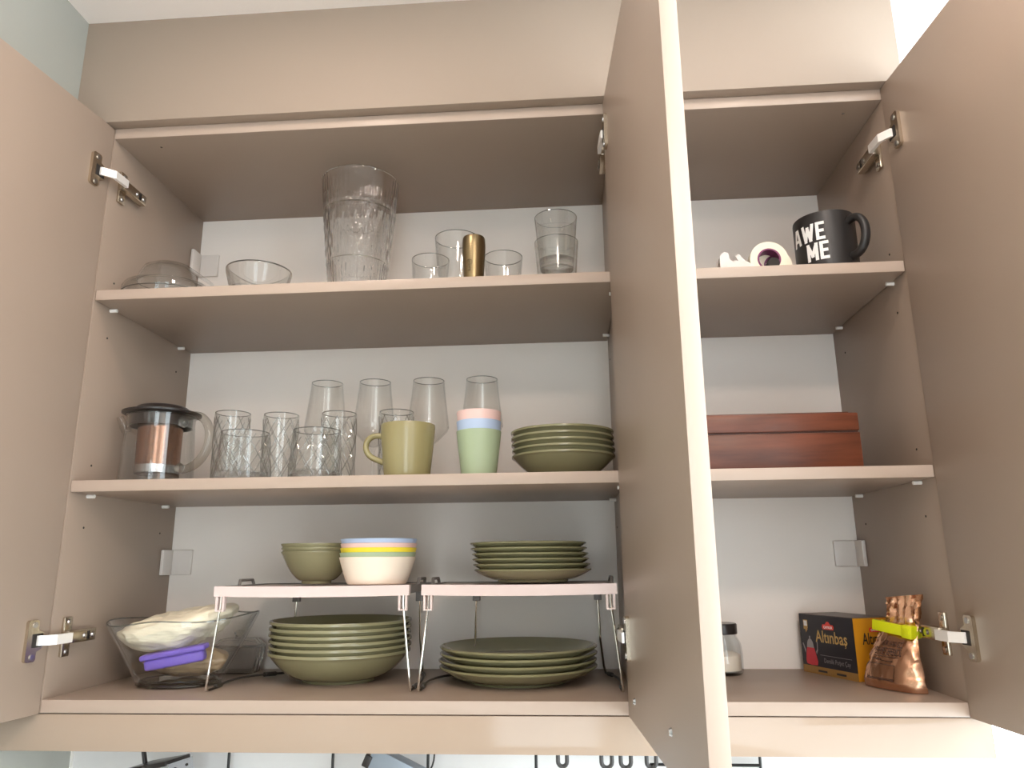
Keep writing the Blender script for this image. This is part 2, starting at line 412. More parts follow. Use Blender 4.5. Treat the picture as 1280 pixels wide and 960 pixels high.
# plastic wall-hanger covers in the back corners
def cover(parent, wx, s, z0, z1, side=.03):
    X = lambda a, b: (min(wx + s * a, wx + s * b), max(wx + s * a, wx + s * b))
    a, b = X(.0005, .040); r = box('hanger_cover', CLEARP, a, b, DEP - .006, DEP - .0005, z0, z1, parent, .0012)
    r['label'] = 'white plastic hanger cover in the back corner'
    a, b = X(.0005, .0065); box('cover_wing', CLEARP, a, b, DEP - .006 - side, DEP - .006, z0, z1, r, .0012)
cover(left, 0, 1, .154, .196); cover(left, 0, 1, .706, .750); cover(right, XR, -1, .158, .199)

# ------------------------------------------------------------------ stacks of crockery
def stack(name, prof, m, x, y, z, n, dz, labelf, cat, group, jit=.0015, drift=(0, 0), seg=64, mats=None):
    first = None
    for k in range(n):
        lx = x + drift[0] * k + random.uniform(-jit, jit); ly = y + drift[1] * k + random.uniform(-jit, jit) * .6
        if first is None:
            o = first = lathe(name, prof, mats[k] if mats else m, None, (lx, ly, z), n=seg)
        else:
            o = first.copy(); COL.objects.link(o); o.location = (lx, ly, z + dz * k)
            if mats:
                o.data = first.data.copy(); o.data.materials.clear(); o.data.materials.append(mats[k])
        tag(o, labelf(k, n), cat, group)
def bowl_prof(R, h, foot, t=.003, fh=.004, p=2.0, n=14):
    out = [(0, fh * .6), (foot - .004, fh * .6), (foot - .003, 0), (foot, 0), (foot + .0006, fh)]
    f0 = foot + .0006; k = p * (h - fh) / (R - f0); th = t / math.cos(math.atan(k))     # vertical thickness at the rim
    for i in range(1, n + 1):
        u = (i / n) ** .8; out.append((f0 + (R - f0) * u, fh + (h - fh) * u ** p))
    inn = []
    for r, z in out[5:-1]:
        u = (r - f0) / (R - f0); sl = p * (h - fh) / (R - f0) * u ** (p - 1); nn = math.hypot(1, sl)
        inn.append((r - t * sl / nn, z + t / nn))
    out[-1] = (R, h - t * .2); out.insert(-1, (R - .0002, h - t * .9))
    out += [(R - t * .15, h + t * .3), (R - t * .7, h + t * .35)] + inn[::-1] + [(foot - .006, fh + t), (0, fh + t)]
    return out
def plate_prof(R, h, foot, t=.0034, fh=.003):
    out = [(0, fh * .6), (foot - .004, fh * .6), (foot - .003, 0), (foot, 0), (foot + .001, fh)]
    n = 8
    for i in range(1, n + 1):
        u = i / n; out.append((foot + .001 + (R - foot - .001) * u, fh + (h - fh) * (u ** 1.55)))
    inn = [(r - t * .5, z + t * .95) for r, z in out[5:-1]]
    out += [(R + .0004, h + t * .45), (R - t * .5, h + t * .8)] + inn[::-1] + [(foot - .004, fh + t), (0, fh + t)]
    return out
def named(what, where):
    return lambda k, n: f'{what} {where}, {ordinal(k, n)} of {n}'
stack('serving_bowl', bowl_prof(.1065, .043, .054, t=.0034, p=1.9), OLIVE, .344, .176, 0, 6, .0087, named('wide olive bowl', 'stacked under the left rack'), 'bowl', 'wide olive bowls under the left rack', drift=(.0003, 0))
stack('dinner_plate', plate_prof(.1165, .0205, .072), OLIVE, .616, .168, 0, 4, .0092, named('large olive dinner plate', 'stacked under the right rack'), 'plate', 'large olive plates under the right rack')
RZ = .1408
stack('small_bowl', bowl_prof(.055, .0475, .022, t=.0014, p=1.75), OLIVE, .306, .160, RZ, 3, .0058, named('small olive bowl', 'stacked on the left rack'), 'bowl', 'small olive bowls on the left rack', jit=.0006)
pm = [TWHI, TGRN, TYEL, TPINK, TBLUE]; pn = ['cream', 'pale green', 'bright yellow', 'pale pink', 'pale blue']
def tumbler_prof(R, h, rb, t=.0018):
    return [(0, 0), (rb - .002, 0), (rb, .0015)] + [(rb + (R - rb) * (i / 6) ** .85, .0015 + (h - .0015) * i / 6) for i in range(1, 7)] + \
           [(R - t * .5, h + .0006), (R - t, h)] + [(rb + (R - rb) * (i / 6) ** .85 - t, .0015 + (h - .0015) * i / 6) for i in range(5, 0, -1)] + [(rb - .003, .003), (0, .003)]
stack('plastic_bowl', tumbler_prof(.0555, .0375, .043, t=.0014), TWHI, .415, .105, RZ, 5, .0064, lambda k, n: f'{pn[k]} plastic bowl nested in the pastel stack on the left rack', 'bowl', 'pastel plastic bowls on the left rack', jit=.0004, drift=(.0004, 0), mats=pm)
stack('side_plate', plate_prof(.0875, .0165, .052, t=.0028), OLIVE, .640, .150, RZ + .0005, 6, .0077, named('olive side plate', 'stacked on the right rack'), 'plate', 'olive side plates on the right rack', drift=(-.0013, 0), jit=.0008)
stack('deep_plate', bowl_prof(.0785, .0375, .034, t=.0026, p=1.5), OLIVE, .690, .130, S2, 5, .0092, named('deep olive plate', 'stacked beside the open door'), 'plate', 'deep olive plates on the middle shelf', jit=.0008)
cm = [TGRN, TBLUE, TPINK]; cn = ['pale green', 'pale blue', 'pale pink']
stack('plastic_cup', tumbler_prof(.0325, .0665, .0245, t=.0011), TGRN, .569, .062, S2, 3, .0142, lambda k, n: f'{cn[k]} plastic cup in the nested trio on the middle shelf', 'cup', 'nested pastel cups', jit=.0002, mats=cm)

# ------------------------------------------------------------------ folding racks
def rack(x0, x1, label, rear_right=True):
    t = empty('folding_rack', ((x0 + x1) / 2, .15, 0)); tag(t, label, 'rack', 'folding racks on the cabinet floor')
    hw = (x1 - x0) / 2; yf, yb = .053 - .15, .238 - .15
    z0, z1 = .1265, .1405
    bm = bmesh.new()
    n = 12
    # slightly bowed front rail
    a = []
    for i in range(n + 1):
        u = i / n; x = -hw + 2 * hw * u; dz = -.0018 * math.sin(PI * u)
        a.append([bm.verts.new((x, yf, z0 + dz)), bm.verts.new((x, yf, z1 + dz * .6)), bm.verts.new((x, yf + .010, z1 + dz * .6)), bm.verts.new((x, yf + .010, z0 + dz))])
    for p, q in zip(a, a[1:]):
        for k in range(4): bm.faces.new((p[k], p[(k + 1) % 4], q[(k + 1) % 4], q[k]))
    bm.faces.new(a[0]); bm.faces.new(a[-1][::-1])
    fin('front_rail', bm, RACKP, t)
    box('rack_top', RACKP, -hw + .004, hw - .004, yf + .010, yb - .008, z1 - .0055, z1 - .0022, t, .0006)
    box('rear_rail', RACKG, -hw, hw, yb - .008, yb, z0 + .002, z1 - .0005, t, .001)
    for s in (-1, 1):
        xs = s * hw
        box('side_rail', RACKG, min(xs, xs - s * .008), max(xs, xs - s * .008), yf + .010, yb - .008, z0 + .002, z1 - .0005, t, .001)
        # raised interlocking loop on the side rail
        xm = xs - s * .003
        tube('side_loop', [(xm, yf + .075, z1 - .002), (xm + s * .001, yf + .08, z1 + .0065), (xm + s * .001, yf + .125, z1 + .0065), (xm, yf + .13, z1 - .002)], .0024, RACKG, t, n=8)
        # clips holding the wires
        xc = xs - s * .009
        for off in (-.0048, .0048): box('leg_clip', RACKP, xc + off - .0016, xc + off + .0016, yf + .001, yf + .009, z0 - .019, z0 + .001, t, .0006)
        box('leg_clip', RACKP, xc - .006, xc + .006, yf + .001, yf + .009, z0 - .0205, z0 - .0185, t, .0006)
        xr = s * (hw - .055) if s < 0 else s * (hw - .02)
        box('leg_clip', RACKG, xr - .006, xr + .006, yb - .009, yb - .001, z0 - .016, z0 + .002, t, .0008)
        # wire leg: down at the front, back along the floor, up at the rear
        fx = xs + s * .003; yfoot = yf + .006; r = .0017
        pts = [(xc, yf + .005, z0 + .001), (xc, yf + .005, z0 - .012)] + [tuple(Vector((xc, yf + .005, z0 - .012)).lerp(Vector((fx, yfoot, .0055)), u)) for u in (.33, .66, 1)] + [(fx, yfoot + .001, .0025), (fx - s * .001, yfoot + .006, .0018)]
        tube('front_leg', pts, r, WIRE, t, n=8)
        bx = xr + s * .002
        fl = bez([(fx - s * .001, yfoot + .006, .0018), (fx - s * .002, yfoot + .05, .0018), (fx + s * .010, yfoot + .07, .006), (fx - s * .004, yb - .07, .009), (bx + s * .01, yb - .02, .0018), (bx + s * .006, yb - .008, .003)], 18)
        tube('floor_wire', [(p.x, p.y, max(p.z, .0019)) for p in fl], r, DARKW, t, n=8)
        tube('rear_leg', [(bx + s * .006, yb - .008, .003), (bx + s * .004, yb - .006, .012), (bx, yb - .005, .05), (xr, yb - .005, z0 - .01), (xr, yb - .005, z0)], r, WIRE, t, n=8)
        for i0 in (2, 13):
            g = [Vector((fl[i].x, fl[i].y, max(fl[i].z, .0034))) for i in range(i0, i0 + 3)]
            tube('rubber_grip', g, .0033, DARKW, t, n=8)
    return t
rack(.1955, .4735, 'pale folding wire-leg rack carrying bowls, beside the glass bowl')
rack(.4905, .7585, 'pale folding wire-leg rack carrying six side plates, beside the open door')

# ------------------------------------------------------------------ glasses
def rim(parent, R, z, r=.0007, m=None, sx=1, sy=1, zf=None):
    pts = [(R * math.cos(2 * PI * k / 56) * sx, R * math.sin(2 * PI * k / 56) * sy, z + (zf(R * math.cos(2 * PI * k / 56) * sx, R * math.sin(2 * PI * k / 56) * sy) if zf else 0)) for k in range(56)]
    return tube('rim', pts, r, m or GLR, parent, n=6, closed=True)
def glass_prof(R, h, rb, base=.006, t=.0013, bulge=0, n=10):
    o = [(0, 0), (rb - .002, 0), (rb, .002)]
    f = lambda u: rb + (R - rb) * u + bulge * math.sin(PI * u)
    o += [(f(i / n), .002 + (h - .002) * i / n) for i in range(1, n + 1)]
    o += [(R - t * .5, h + .0005)]
    o += [(f(i / n) - t, max(base + .001, .002 + (h - .002) * i / n)) for i in range(n, 1, -1)]
    o += [(f(.1) - t - .002, base), (0, base)]
    return o
def plain_glass(x, y, z, R, h, rb, label, group=None, base=.008, facets=0, m=GL):
    mod = None
    prof = glass_prof(R, h, rb, base=base, n=16)
    if facets:
        top = h * .62
        mod = lambda a, i, r, zz: (-.0016 * abs(math.sin(a * facets / 2)) * max(0, min(1, (top - zz) / .012)) if 2 <= i <= 18 else 0)
    o = lathe('drinking_glass', prof, m, None, (x, y, z), n=72, mod=mod); rim(o, R - .0006, h); tag(o, label, 'glass', group); return o
def diamond_glass(x, y, R, h, rb, label, nd, kz, base, name):
    n = 14; t = .0018; f = lambda u: rb + (R - rb) * min(1, u * 1.15)
    prof = [(0, 0), (rb - .003, 0), (rb, .002)] + [(f(i / n), .002 + (h - .002) * i / n) for i in range(1, n + 1)] + [(R - t * .5, h + .0006)]
    prof += [(f(i / 8) - t, max(base + .001, .002 + (h - .002) * i / 8)) for i in range(8, 0, -1)] + [(rb - t - .003, base), (0, base)]
    o = lathe(name, prof, GL, None, (x, y, S2), n=64)
    rim(o, R - .001, h)
    lathe('thick_base', [(0, .0012), (rb - .004, .0012), (rb - .003, .003), (rb - .0035, base - .0015), (0, base - .0005)], THICK, o, n=48)
    # pressed ridges winding both ways: the diamond relief
    for sgn in (1, -1):
        first = None
        for k in range(nd):
            if first is None:
                pts = []
                for q in range(15):
                    z = .003 + (h * .93 - .003) * q / 14; a = sgn * z * kz / nd; r = f((z - .002) / (h - .002)) + .0001
                    pts.append((r * math.cos(a), r * math.sin(a), z))
                first = d = tube('ridge', pts, .00085, RIDGE, o, n=5)
            else:
                d = first.copy(); COL.objects.link(d); d.rotation_euler = (0, 0, 2 * PI * k / nd)
    tag(o, label, 'glass', 'diamond-cut glasses on the middle shelf'); return o
diamond_glass(.2275, .046, .0345, .070, .0395, 'low diamond-cut tumbler nearest the glass teapot', 10, 2 * PI / .036, .012, 'diamond_tumbler')
diamond_glass(.335, .044, .034, .0705, .0375, 'low diamond-cut tumbler nearest the olive mug', 10, 2 * PI / .036, .012, 'diamond_tumbler')
KT = 2 * PI / .034
diamond_glass(.166, .132, .0272, .118, .0262, 'tall diamond-cut glass behind the teapot handle', 9, KT, .008, 'diamond_highball')
diamond_glass(.2515, .117, .0268, .110, .0258, 'tall diamond-cut glass between the two low tumblers', 9, KT, .008, 'diamond_highball')
diamond_glass(.344, .117, .0268, .110, .0258, 'tall diamond-cut glass behind the low tumbler nearest the mug', 9, KT, .008, 'diamond_highball')
diamond_glass(.4325, .125, .0268, .112, .0258, 'tall diamond-cut glass hidden behind the olive mug', 9, KT, .008, 'diamond_highball')
wl = ['leftmost stemmed wine glass at the back of the middle shelf', 'stemmed wine glass standing behind the olive mug handle', 'stemmed wine glass right behind the olive mug', 'stemmed wine glass behind the pastel cups']
def wine_prof():
    H = .1785; t = .0011
    o = [(0, 0), (.031, 0), (.0315, .0008), (.012, .004), (.0042, .008), (.0034, .02), (.0034, .062), (.006, .068), (.020, .080), (.0315, .0925), (.0345, .099), (.0338, .108), (.0305, .135), (.0275, .16), (.0258, H)]
    i = [(.0258 - t * .5, H + .0004), (.0258 - t, H), (.0275 - t, .16), (.0305 - t, .135), (.0338 - t, .108), (.0345 - t, .0995), (.0315 - t, .0935), (.020 - t, .0815), (.006, .0695), (0, .068)]
    return o + i
wine = None
for i, (x, y) in enumerate(((.2965, .195), (.3785, .195), (.4693, .195), (.5585, .195))):
    if wine is None: o = wine = lathe('wine_glass', wine_prof(), GLW, None, (x, y, S2), n=56); rim(o, .0253, .1785)
    else: o = copy_thing(wine, (x, y, S2))
    tag(o, wl[i], 'glass', 'wine glasses at the back of the middle shelf')
# top shelf
plain_glass(.531, .087, S1, .0352, .099, .027, 'taller faceted tumbler beside the brass cup on the top shelf', 'tumblers on the top shelf', facets=12)
plain_glass(.4787, .142, S1, .0312, .088, .026, 'short tumbler half hidden left of the faceted tumbler', 'tumblers on the top shelf', facets=12)
plain_glass(.600, .142, S1, .0318, .088, .026, 'short tumbler standing just right of the brass cup', 'tumblers on the top shelf', facets=12)
plain_glass(.688, .10, S1, .0348, .091, .028, 'lower tumbler of the stacked pair on the top shelf', 'stacked tumblers', base=.016, m=THICK)
plain_glass(.688, .10, S1 + .0435, .0340, .090, .0265, 'upper tumbler nested in the stacked pair on the top shelf', 'stacked tumblers', base=.016, m=THICK)
# ribbed vase
def vase():
    H = .2215; R = .0635; rb = .0415; t = .0028; n = 44
    f = lambda u: rb + (R - rb) * (u ** .9)
    prof = [(0, 0), (rb - .003, 0), (rb, .002)] + [(f(i / n), .002 + (H - .002) * i / n) for i in range(1, n + 1)] + [(R - t * .5, H + .0012)]
    prof += [(f(i / 12) - t, max(.012, .002 + (H - .002) * i / 12)) for i in range(12, 0, -1)] + [(rb - t - .004, .010), (0, .010)]
    zr1, zr2 = .162, .072
    def mod(a, i, r, z):
        if i < 3 or i > n + 2: return 0
        if i == n + 2: return .0004
        d = 0
        if abs(z - zr1) < .0035 or abs(z - zr2) < .0035: return .0013
        if z > zr1: d = .0006 * math.cos(a * 48) * min(1, (H - z) / .012)
        elif z < zr2: d = .0006 * math.cos(a * 48)
        else:
            u = (z - zr2) / (zr1 - zr2); kk = u * 2 * PI * 1.5
            d = .0013 * (max(abs(math.cos((a * 18 + kk) / 2)) ** 4, abs(math.cos((a * 18 - kk) / 2)) ** 4) - .4) + .0004 * math.cos(a * 54)
        return d
    o = lathe('glass_vase', prof, CUT, None, (.3615, .12, S1), n=216, mod=mod); rim(o, .0622, .2222, .0009, m=GLH); rim(o, .0588, .162, .0012, m=GLH); rim(o, .0500, .072, .0010, m=GLH)
    tag(o, 'tall ribbed clear glass vase on the top shelf', 'vase')
vase()
# brass cup
t = empty('brass_cup', (.5645, .034, S1)); tag(t, 'small brushed brass shot cup between the tumblers', 'cup')
lathe('cup_body', [(0, 0), (.0135, 0), (.0147, .0012), (.0155, .02), (.0172, .05), (.0175, .062), (.0170, .072), (.0160, .0745), (.0152, .0742), (.0160, .07), (.0162, .05), (.0140, .006), (0, .006)], GOLD, t, n=48)
def cyl(r, a0, z0, dr=.0003):
    return lambda x, y: ((r + dr) * math.sin(a0 + x / r), -(r + dr) * math.cos(a0 + x / r), z0 + y)
bm = bmesh.new(); fc = cyl(.0167, -.28, .030, .0004)
for r0 in (.0042,):
    ring = [Vector(fc(r0 * math.cos(2 * PI * k / 20), r0 * math.sin(2 * PI * k / 20))) for k in range(20)]
    tube_bm(bm, ring, .0003, 5, closed=True)
tube_bm(bm, [fc(0, .003), fc(0, -.003)], .0004, 5); tube_bm(bm, [fc(-.0022, .001), fc(0, -.001), fc(.0022, .001)], .0003, 5)
tube_bm(bm, [fc(-.0018, -.0075), fc(0, -.0055), fc(.0018, -.0075), fc(0, -.0095)], .0004, 5, closed=True)
tube_bm(bm, [fc(-.0022, -.0125), fc(.0022, -.0125)], .0004, 5)
fin('engraved_emblem', bm, ENGR, t)
# inverted oval glass dish, small bowl
t = empty('glass_dish', (.0735, .062, S1)); tag(t, 'clear oval glass dish turned upside down at the left end of the top shelf', 'dish')
lathe('dish_body', [(.063, 0), (.0665, .002), (.0665, .020), (.063, .0265), (.052, .029), (.046, .032), (.043, .045), (.037, .057), (.026, .0625), (0, .063), (0, .060), (.025, .0595), (.035, .0545), (.0405, .044), (.044, .030), (.051, .0265), (.061, .0235), (.0638, .018), (.0638, .003)], GLB, t, n=64, sx=1, sy=.82)
rim(t, .0665, .011, .0009, sx=1, sy=.82); rim(t, .0445, .032, .0006, sx=1, sy=.82)
bm = bmesh.new()
abox(bm, 0, .058, -.010, .010, -.0025, .0025, Matrix.Translation((.030, -.008, .058)) @ Matrix.Rotation(.62, 4, 'Y'))
bmesh.ops.bevel(bm, geom=list(bm.edges), offset=.0018, segments=2, affect='EDGES')
fin('dish_handle', bm, GLB, t, smooth=True)
o = lathe('glass_bowl', [(0, 0), (.030, 0), (.034, .003), (.045, .028), (.0505, .050), (.0505, .0535), (.048, .0545), (.0455, .053), (.040, .030), (.030,   .009), (0, .008)], THICK, None, (.2135, .082, S1), n=64)
tag(o, 'small thick clear glass bowl left of the vase', 'bowl'); rim(o, .0495, .0535, .0009)

# ------------------------------------------------------------------ olive mug, black mug
t = empty('mug', (.4690, .0425, S2)); tag(t, 'olive glazed mug on the middle shelf in front of wine glasses', 'mug')
lathe('mug_body', [(0, .002), (.028, .002), (.029, 0), (.0315, 0), (.0325, .002), (.0355, .03), (.0382, .058), (.0390, .072), (.0386, .0752), (.0372, .0755), (.0366, .072), (.0355, .055), (.0325, .03), (.029, .006), (0, .005)], OLIVEM, t, n=64)
tube('mug_handle', bez([(-.0368, 0, .060), (-.058, -.002, .066), (-.068, -.003, .050), (-.064, -.003, .026), (-.046, 0, .029), (-.0340, 0, .022)], 18), .0042, OLIVEM, t, n=12, flat=1.35)
t = empty('mug', (1.0885, .062, S1)); tag(t, 'matt black mug with white block lettering on the top shelf', 'mug')
R_ = .0432
lathe('mug_body', [(0, .002), (.036, .002), (.037, 0), (.0405, 0), (.0425, .003), (R_, .010), (R_, .088), (.0428, .0905), (.0415, .0910), (.0402, .0885), (.0400, .012), (.036, .006), (0, .005)], BLACKMUG, t, n=72)
ha = math.radians(-58); hd = Vector((math.cos(ha), math.sin(ha), 0))
tube('mug_handle', [tuple(hd * p[0] + Vector((0, 0, p[1]))) for p in [(q.x, q.z) for q in bez([(.041, 0, .074), (.058, 0, .082), (.072, 0, .072), (.073, 0, .044), (.068, 0, .018), (.041, 0, .020)], 20)]], .0058, BLACKMUG, t, n=12, flat=1.2)
# block letters drawn as strokes in a 0..1 cell: (x0, y0, x1, y1)
STROKES = {'A': [(.0, 0, .36, 1), (1.0, 0, .64, 1), (.36, 1, .64, 1), (.2, .3, .8, .3)], 'W': [(.0, 1, .24, 0), (.24, 0, .5, .85), (.5, .85, .76, 0), (.76, 0, 1, 1)],
           'E': [(0, 0, 0, 1), (0, 1, 1, 1), (0, .5, .85, .5), (0, 0, 1, 0)], 'M': [(0, 0, 0, 1), (0, 1, .5, .25), (.5, .25, 1, 1), (1, 1, 1, 0)]}
def block_letter(ch, x0, w, h, st, fn, parent, lift):
    bm = bmesh.new()
    for (a, b, c, d) in STROKES[ch]:
        p = Vector((x0 + st / 2 + a * (w - st), st / 2 + b * (h - st))); q = Vector((x0 + st / 2 + c * (w - st), st / 2 + d * (h - st)))
        e = (q - p).normalized() * st / 2; nn = Vector((-e.y, e.x)); p2, q2 = p - e * .9, q + e * .9
        N = 6; prev = None
        for k in range(N + 1):
            m_ = p2.lerp(q2, k / N); cl = lambda v: Vector((v.x, min(max(v.y, 0), h)))
            u1, u2 = cl(m_ + nn), cl(m_ - nn); pr = [bm.verts.new(fn(u1.x, u1.y)), bm.verts.new(fn(u2.x, u2.y))]
            if prev: bm.faces.new((prev[0], prev[1], pr[1], pr[0]))
            prev = pr
    o = fin('lettering', bm, WHITEPR, parent); o['label'] = 'white block letter'; return o
for word, zz, xr in (('AWE', .0465, -.0140), ('ME', .0160, -.0110)):
    ww = {'A': .0165, 'W': .0195, 'E': .0125, 'M': .0165}; x = xr - sum(ww[c] for c in word) - .0022 * (len(word) - 1)
    for ch in word:
        block_letter(ch, x, ww[ch], .0275, .0046, cyl(R_, 0, zz, .0005), t, 0); x += ww[ch] + .0022

# ------------------------------------------------------------------ tape dispenser
t = empty('tape_dispenser', (1.000, .055, S1)); tag(t, 'cream tape dispenser with plum core left of the black mug', 'tape dispenser')
def ring_y(name, ro, ri, y0, y1, m, c=(0, 0)):
    bm = bmesh.new(); n = 48
    L = []
    for k in range(n):
        a = 2 * PI * k / n; L.append([bm.verts.new((c[0] + r * math.cos(a), y, c[1] + r * math.sin(a))) for r, y in ((ro, y0), (ro, y1), (ri, y1), (ri, y0))])
    for k in range(n):
        p, q = L[k], L[(k + 1) % n]
        for j in range(4): bm.faces.new((p[j], q[j], q[(j + 1) % 4], p[(j + 1) % 4]))
    return fin(name, bm, m, t, smooth=True)
ring_y('tape_roll', .0275, .0170, -.009, .009, TAPE, (0, .0282))
ring_y('tape_core', .0169, .0145, -.0095, .0095, PUR2, (0, .0282))
ring_y('spare_roll', .0255, .0165, .012, .030, TAPE, (.014, .0262))
ring_y('spare_core', .0164, .0140, .012, .030, PUR2, (.014, .0262))
bm = bmesh.new()
prof = [(-.072, .001), (.030, .001), (.034, .012), (-.020, .016), (-.036, .027), (-.044, .037), (-.049, .033), (-.046, .027), (-.052, .024), (-.058, .030), (-.059, .039), (-.065, .041), (-.072, .034)]
for y in (-.012, .0105):
    a = [bm.verts.new((x, y, z)) for x, z in prof]; b = [bm.verts.new((x, y + .0018, z)) for x, z in prof]
    bm.faces.new(a); bm.faces.new(b)
    for i in range(len(a)): bm.faces.new((a[i], a[(i + 1) % len(a)], b[(i + 1) % len(a)], b[i]))
fin('dispenser_frame', bm, CLEARP, t)
lathe('hub', [(0, -.010), (.0085, -.010), (.0085, .010), (0, .010)], DARKH, t, n=24).matrix_local = Matrix.Translation((.006, 0, .022)) @ Matrix.Rotation(PI / 2, 4, 'X')
box('cutter', CLEARP, -.070, -.062, -.0102, .0105, .030, .036, t, .0004)

# ------------------------------------------------------------------ glass teapot
t = empty('teapot', (.0735, .088, S2)); tag(t, 'glass teapot with steel infuser and black lid at the left of the middle shelf', 'teapot')
lathe('teapot_body', [(0, 0), (.050, 0), (.0535, .003), (.0525, .02), (.0500, .07), (.0485, .095), (.0495, .106), (.0482, .106), (.047, .095), (.0485, .07), (.051, .02), (.0515, .005), (.049, .003), (0, .003)], GLJ, t, n=64)
inf = lathe('infuser', [(0, .016), (.028, .016), (.030, .018), (.0310, .030), (.0325, .104), (.0315, .104), (.0300, .030), (.029, .019), (0, .0175)], STEEL, t, n=56)
lathe('infuser_base', [(.0301, .017), (.0311, .018), (.0316, .030), (.0308, .0305)], STEELB, inf, n=56)
lid = lathe('lid', [(0, .106), (.050, .106), (.0565, .1085), (.0570, .111), (.048, .1135), (.040, .1150), (.037, .1195), (.033, .1215), (0, .1225)], BLACKP, t, n=64)
lathe('lid_collar', [(.044, .106), (.046, .106), (.0455, .089), (.0435, .089)], BLACKP, lid, n=56)
tube('handle', bez([(.043, -.022, .088), (.056, -.026, .116), (.112, -.034, .112), (.112, -.034, .046), (.080, -.03, .014), (.043, -.022, .022)], 26), [.0062] * 27, GLH, t, n=14, flat=1.2)
for p in ((.0475, -.022, .092), (.0470, -.022, .0235)):
    bm = bmesh.new(); bmesh.ops.create_uvsphere(bm, u_segments=18, v_segments=12, radius=.0075, matrix=Matrix.Translation(p))
    fin('handle_joint', bm, CUT, t, smooth=True)
rim(t, .0492, .105, .0009); rim(t, .0525, .002, .0011)
tube('spout', bez([(-.046, -.012, .082), (-.052, -.014, .090), (-.058, -.016, .104)], 8), [.008, .0078, .0075, .007, .0065, .006, .0056, .0052, .005], GLJ, t, n=14)

# ------------------------------------------------------------------ wooden box
t = empty('wooden_box', (.985, .135, S2)); tag(t, 'dark reddish wooden box with a lid on the middle shelf', 'box')
box('box_body', WOOD, -.121, .121, -.073, .073, 0, .0555, t, .002)
box('seam', WOODD, -.1185, .1185, -.0705, .0705, .0555, .0575, t, 0)
box('box_lid', WOOD, -.121, .121, -.073, .073, .0575, .0835, t, .0025)
box('lid_panel', WOOD, -.112, .112, -.062, .064, .0835, .0865, t, .001)

# ------------------------------------------------------------------ glass bowl with bags
t = empty('glass_salad_bowl', (.120, .124, 0)); tag(t, 'large clear glass bowl holding a cream bag, at the far left', 'bowl')
def gb(R, z): return (R, z)
prof = [(0, .0), (.055, 0), (.060, .003), (.066, .015), (.083, .045), (.098, .072), (.109, .092), (.1085, .0945), (.1065, .0945), (.105, .092), (.0945, .072), (.080, .046), (.063, .017), (.056, .009), (0, .008)]
bm = bmesh.new(); rings = lathe_bm(bm, prof, 80, sx=1.0, sy=.80)
for v in bm.verts:
    u = v.co.z / .094; r = math.hypot(v.co.x, v.co.y / .8)
    v.co.z += u * u * (.045 * v.co.x + .010 * math.cos(4 * math.atan2(v.co.y, v.co.x)) * .25 + .035 * v.co.y)
fin('bowl_body', bm, GLB, t, smooth=True)
rimz = lambda x, y: .045 * x + .0025 * math.cos(4 * math.atan2(y, x)) + .035 * y
rim(t, .1078, .0945, .0011, sx=1, sy=.8, zf=rimz); rim(t, .0585, .0035, .0022, sx=1, sy=.8); rim(t, .052, .0085, .0012, sx=1, sy=.8)
INN = [(0, .060), (.009, .056), (.017, .063), (.046, .080), (.072, .0945), (.092, .105), (.2, .19)]
BC = Vector((.120, .124, 0))
def inside(p):        # keep a world point inside the bowl
    q = p - BC; z = q.z - .045 * q.x - .035 * q.y
    for (a, ra), (b, rb) in zip(INN, INN[1:]):
        if z <= b: R = ra + (rb - ra) * max(0, z - a) / (b - a); break
    r = math.hypot(q.x, q.y / .8)
    if r > R - .004: q.x *= (R - .004) / r; q.y *= (R - .004) / r
    q.z = max(q.z, .0095); return q + BC
def blob(name, label, cat, m, c, rx, ry, rz, seed, shape, amp=.006, freq=24):
    bm = bmesh.new(); bmesh.ops.create_uvsphere(bm, u_segments=88, v_segments=56, radius=1); c = Vector(c)
    for v in bm.verts:
        n = v.co.normalized(); p = Vector((n.x * rx, n.y * ry, n.z * rz)); p = shape(p, n)
        q = Vector((p.x * freq, p.y * freq * 1.3, p.z * freq * 2)) + Vector((seed, seed * 2, 0))
        w1 = noise.noise(q); ridge = 1 - abs(noise.noise(q * 1.7 + Vector((3, 1, 7)))) * 3
        p += n * (w1 * amp + max(-.5, ridge) * amp * .45 + math.sin(p.y * 340 + p.x * 60 + w1 * 5) * amp * .12)
        v.co = inside(p + c) - c
    o = fin(name, bm, m, None, c, smooth=True); tag(o, label, cat); return o
def sh1(p, n):
    p.z += .15 * p.x + max(0, p.x - .03) * .22 - max(0, -n.z) * .012 * math.cos(n.x * 1.4)
    return p
blob('plastic_bag', 'cream crinkled plastic bag lying on top inside the glass bowl', 'bag', CREAM, (.112, .124, .082), .086, .056, .020, 3.1, sh1, .0055)
blob('paper_bag', 'tan crumpled bag at the bottom of the glass bowl', 'bag', TANF, (.116, .148, .031), .066, .036, .0185, 8.4, lambda p, n: p, .005)
t = empty('lid', (.128, .0915, .042)); t.rotation_euler = (.10, -.17, .10); tag(t, 'purple plastic lid wedged upright inside the glass bowl', 'lid')
box('lid_plate', PURPLE, -.042, .042, -.009, .009, -.0115, .0035, t, .004, segs=3)
box('lid_rim', PURPLE, -.046, .046, -.011, .011, .0035, .0110, t, .0025, segs=3)
